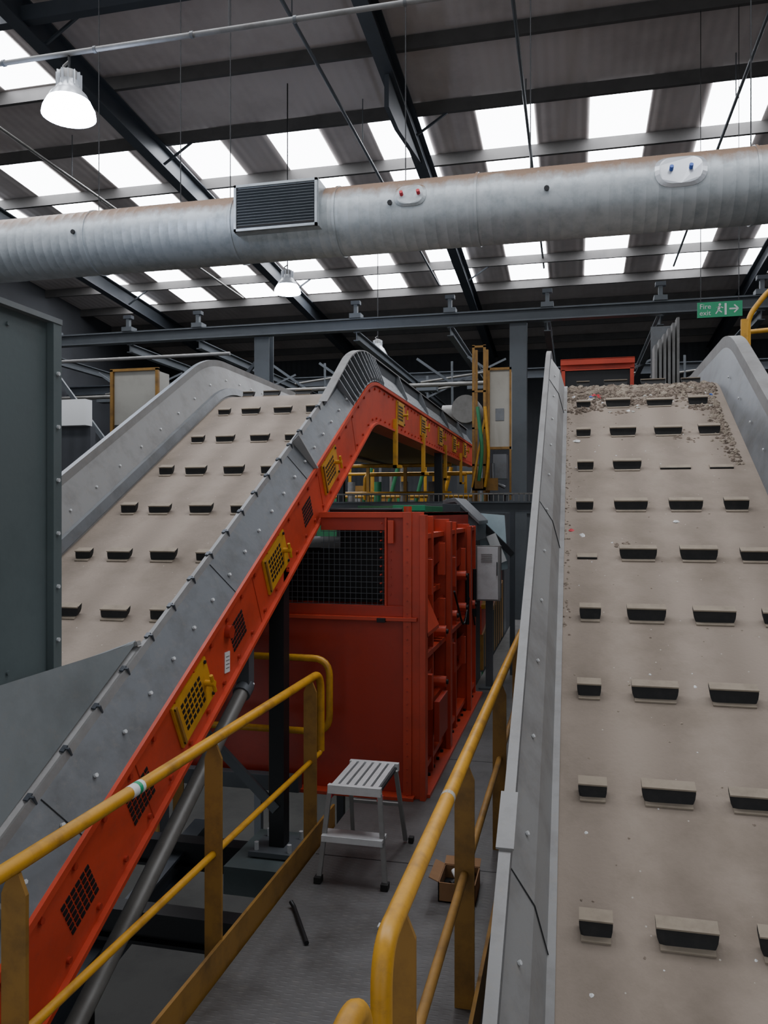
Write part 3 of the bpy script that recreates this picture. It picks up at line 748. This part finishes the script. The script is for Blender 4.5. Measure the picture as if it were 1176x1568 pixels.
c = M('guard_railing')
for y in (12.6, 15.3):
    for z in (.95,.5): c.tube([(-6.5,y,z-.2),(-1.9,y,z-.2)], .03, YEL, 8)
    for i in range(8): c.box(-6.4+.62*i,-6.35+.62*i,y,y+.05,-.3,.75,YEL)
c.done()
c = M('sorting_machinery')
random.seed(11)
for i in range(22):
    x = -6.8+random.random()*4.6; y = 16.6+random.random()*3; w = random.uniform(.15,.6); h = random.uniform(.3,1.0)
    m_ = random.choice([BEAM,GREY,DGREEN,DGREEN,DYEL,YEL])
    c.box(x,x+w,y,y+.5,-5.2,-.1+h*.7,m_); c.box(x+.05,x+w-.05,y-.05,y,.0,h*.4,random.choice([YEL,PIPE,LGREY,DGREEN]))
    c.tube([(x,y-.1,-.2),(x,y-.1,.4+h)], .035, random.choice([YEL,PIPE,GREY]), 8)
for i in range(8): c.tube([(-6+.55*i,15.9,-.3),(-5.7+.55*i,15.9,.9)], .04, random.choice([YEL,PIPE,DGREEN]), 8)
for i in range(5): c.tube([(-4.5+.5*i,14.2,.15),(-4.5+.5*i,14.2,.55)], .07, random.choice([LGREY,GREY,DGREEN]), 12)
c.box(-4.8,-1.95,14.1,14.3,.05,.15,BEAM); c.box(-4.8,-4.7,14.1,14.3,-5.2,.05,BEAM); c.box(-2.05,-1.95,14.1,14.3,-5.2,.05,BEAM)
c.box(-7,-1.9,15.7,15.75,-.1,.02,BEAM)
c.done()

c = M('panel_enclosure')
c.box(-9.9,-8.2,12.2,12.4,1.5,1.95,WHITE); c.box(-9.9,-8.2,12.35,12.5,-5.2,1.5,WALL)
c.box(-7.2,-6.45,11.5,11.9,1.4,2.25,BEIGE); c.box(-7.25,-7.2,11.45,11.5,-5.2,2.28,DYEL); c.box(-7.25,-6.4,11.45,11.5,2.25,2.29,DYEL); c.box(-6.45,-6.4,11.45,11.5,-5.2,2.28,DYEL)
c.box(-7.2,-6.45,11.6,11.9,-5.2,1.4,WALL)
c.done()

c = M('louvred_screen')
for i in range(6): c.box(1.47+.085*i,1.52+.085*i,15.8+.05*i,16.3,-5.2,3.15+.11*i,LGREY)
c.box(1.45,1.97,16.3,16.35,-5.2,3.6,GREY)
c.done()
c = M('yellow_lifting_bracket')
c.tube(fillet([(2.3,8.05,2.36),(1.74,7.95,2.04),(1.56,7.95,1.80),(1.54,7.95,1.0)],.10), .024, YEL, 12)
c.box(1.50,1.58,7.93,7.97,1.52,1.78,YEL); c.box(1.46,1.8,7.8,8.1,-5.2,1.0,DYEL); c.tube([(1.54,7.95,1.66),(2.3,7.95,1.70)], .022, YEL, 10)
c.done()

root = bpy.data.objects.new('fire_exit_sign', None); bpy.context.scene.collection.objects.link(root)
root.location = (2.22, 13.4, H+3.18)
s = M('sign_board')
s.box(-.33,.33,0,.02,-.12,.12,SGREEN)
s.tube([(.0,-.004,.075),(.0,0,.075)], .018, WHITE, 12)
s.beam((0,-.003,.05),(-.02,-.003,-.01),.004,.035,WHITE,(1,0,0)); s.beam((-.02,-.003,-.01),(.03,-.003,-.05),.004,.018,WHITE,(1,0,0)); s.beam((-.02,-.003,-.01),(-.06,-.003,-.07),.004,.018,WHITE,(1,0,0))
s.beam((0,-.003,.04),(.05,-.003,.02),.004,.014,WHITE,(1,0,0)); s.beam((0,-.003,.04),(-.05,-.003,.03),.004,.014,WHITE,(1,0,0))
s.box(.07,.10,-.004,0,-.09,.09,WHITE)
s.box(.14,.27,-.004,0,-.012,.012,WHITE); s.beam((.27,-.003,0),(.21,-.003,.06),.004,.02,WHITE,(1,0,0)); s.beam((.27,-.003,0),(.21,-.003,-.06),.004,.02,WHITE,(1,0,0))
for a in (-.28,.28): s.tube([(a,.01,.12),(a,.01,rz(13.4)-3.18)], .006, BLK, 6)
so = s.done(); so.location = so.location-Vector((0,0,H)); so.parent = root
for txt, z in (('Fire', .015), ('exit', -.085)):
    cu = bpy.data.curves.new('text_'+txt, 'FONT'); cu.body = txt; cu.size = .11; cu.extrude = .001
    cu.materials.append(WHITE)
    o = bpy.data.objects.new('text_'+txt, cu); bpy.context.scene.collection.objects.link(o)
    o.location = (-.30, -.004, z); o.rotation_euler = (math.pi/2, 0, 0); o.parent = root

# ================================================================== world + camera
w = bpy.data.worlds.new('World'); bpy.context.scene.world = w; w.use_nodes = True
bg = w.node_tree.nodes['Background']; bg.inputs['Color'].default_value = (.88, .93, 1, 1); bg.inputs['Strength'].default_value = .85

cam = bpy.data.cameras.new('camera'); co = bpy.data.objects.new('camera', cam); bpy.context.scene.collection.objects.link(co)
cam.sensor_fit = 'VERTICAL'; cam.sensor_height = 36; cam.lens = 1725/2212*36; cam.clip_end = 200
co.location = (0, 0, H); co.rotation_euler = (math.radians(90), 0, math.radians(13.4))
bpy.context.scene.camera = co
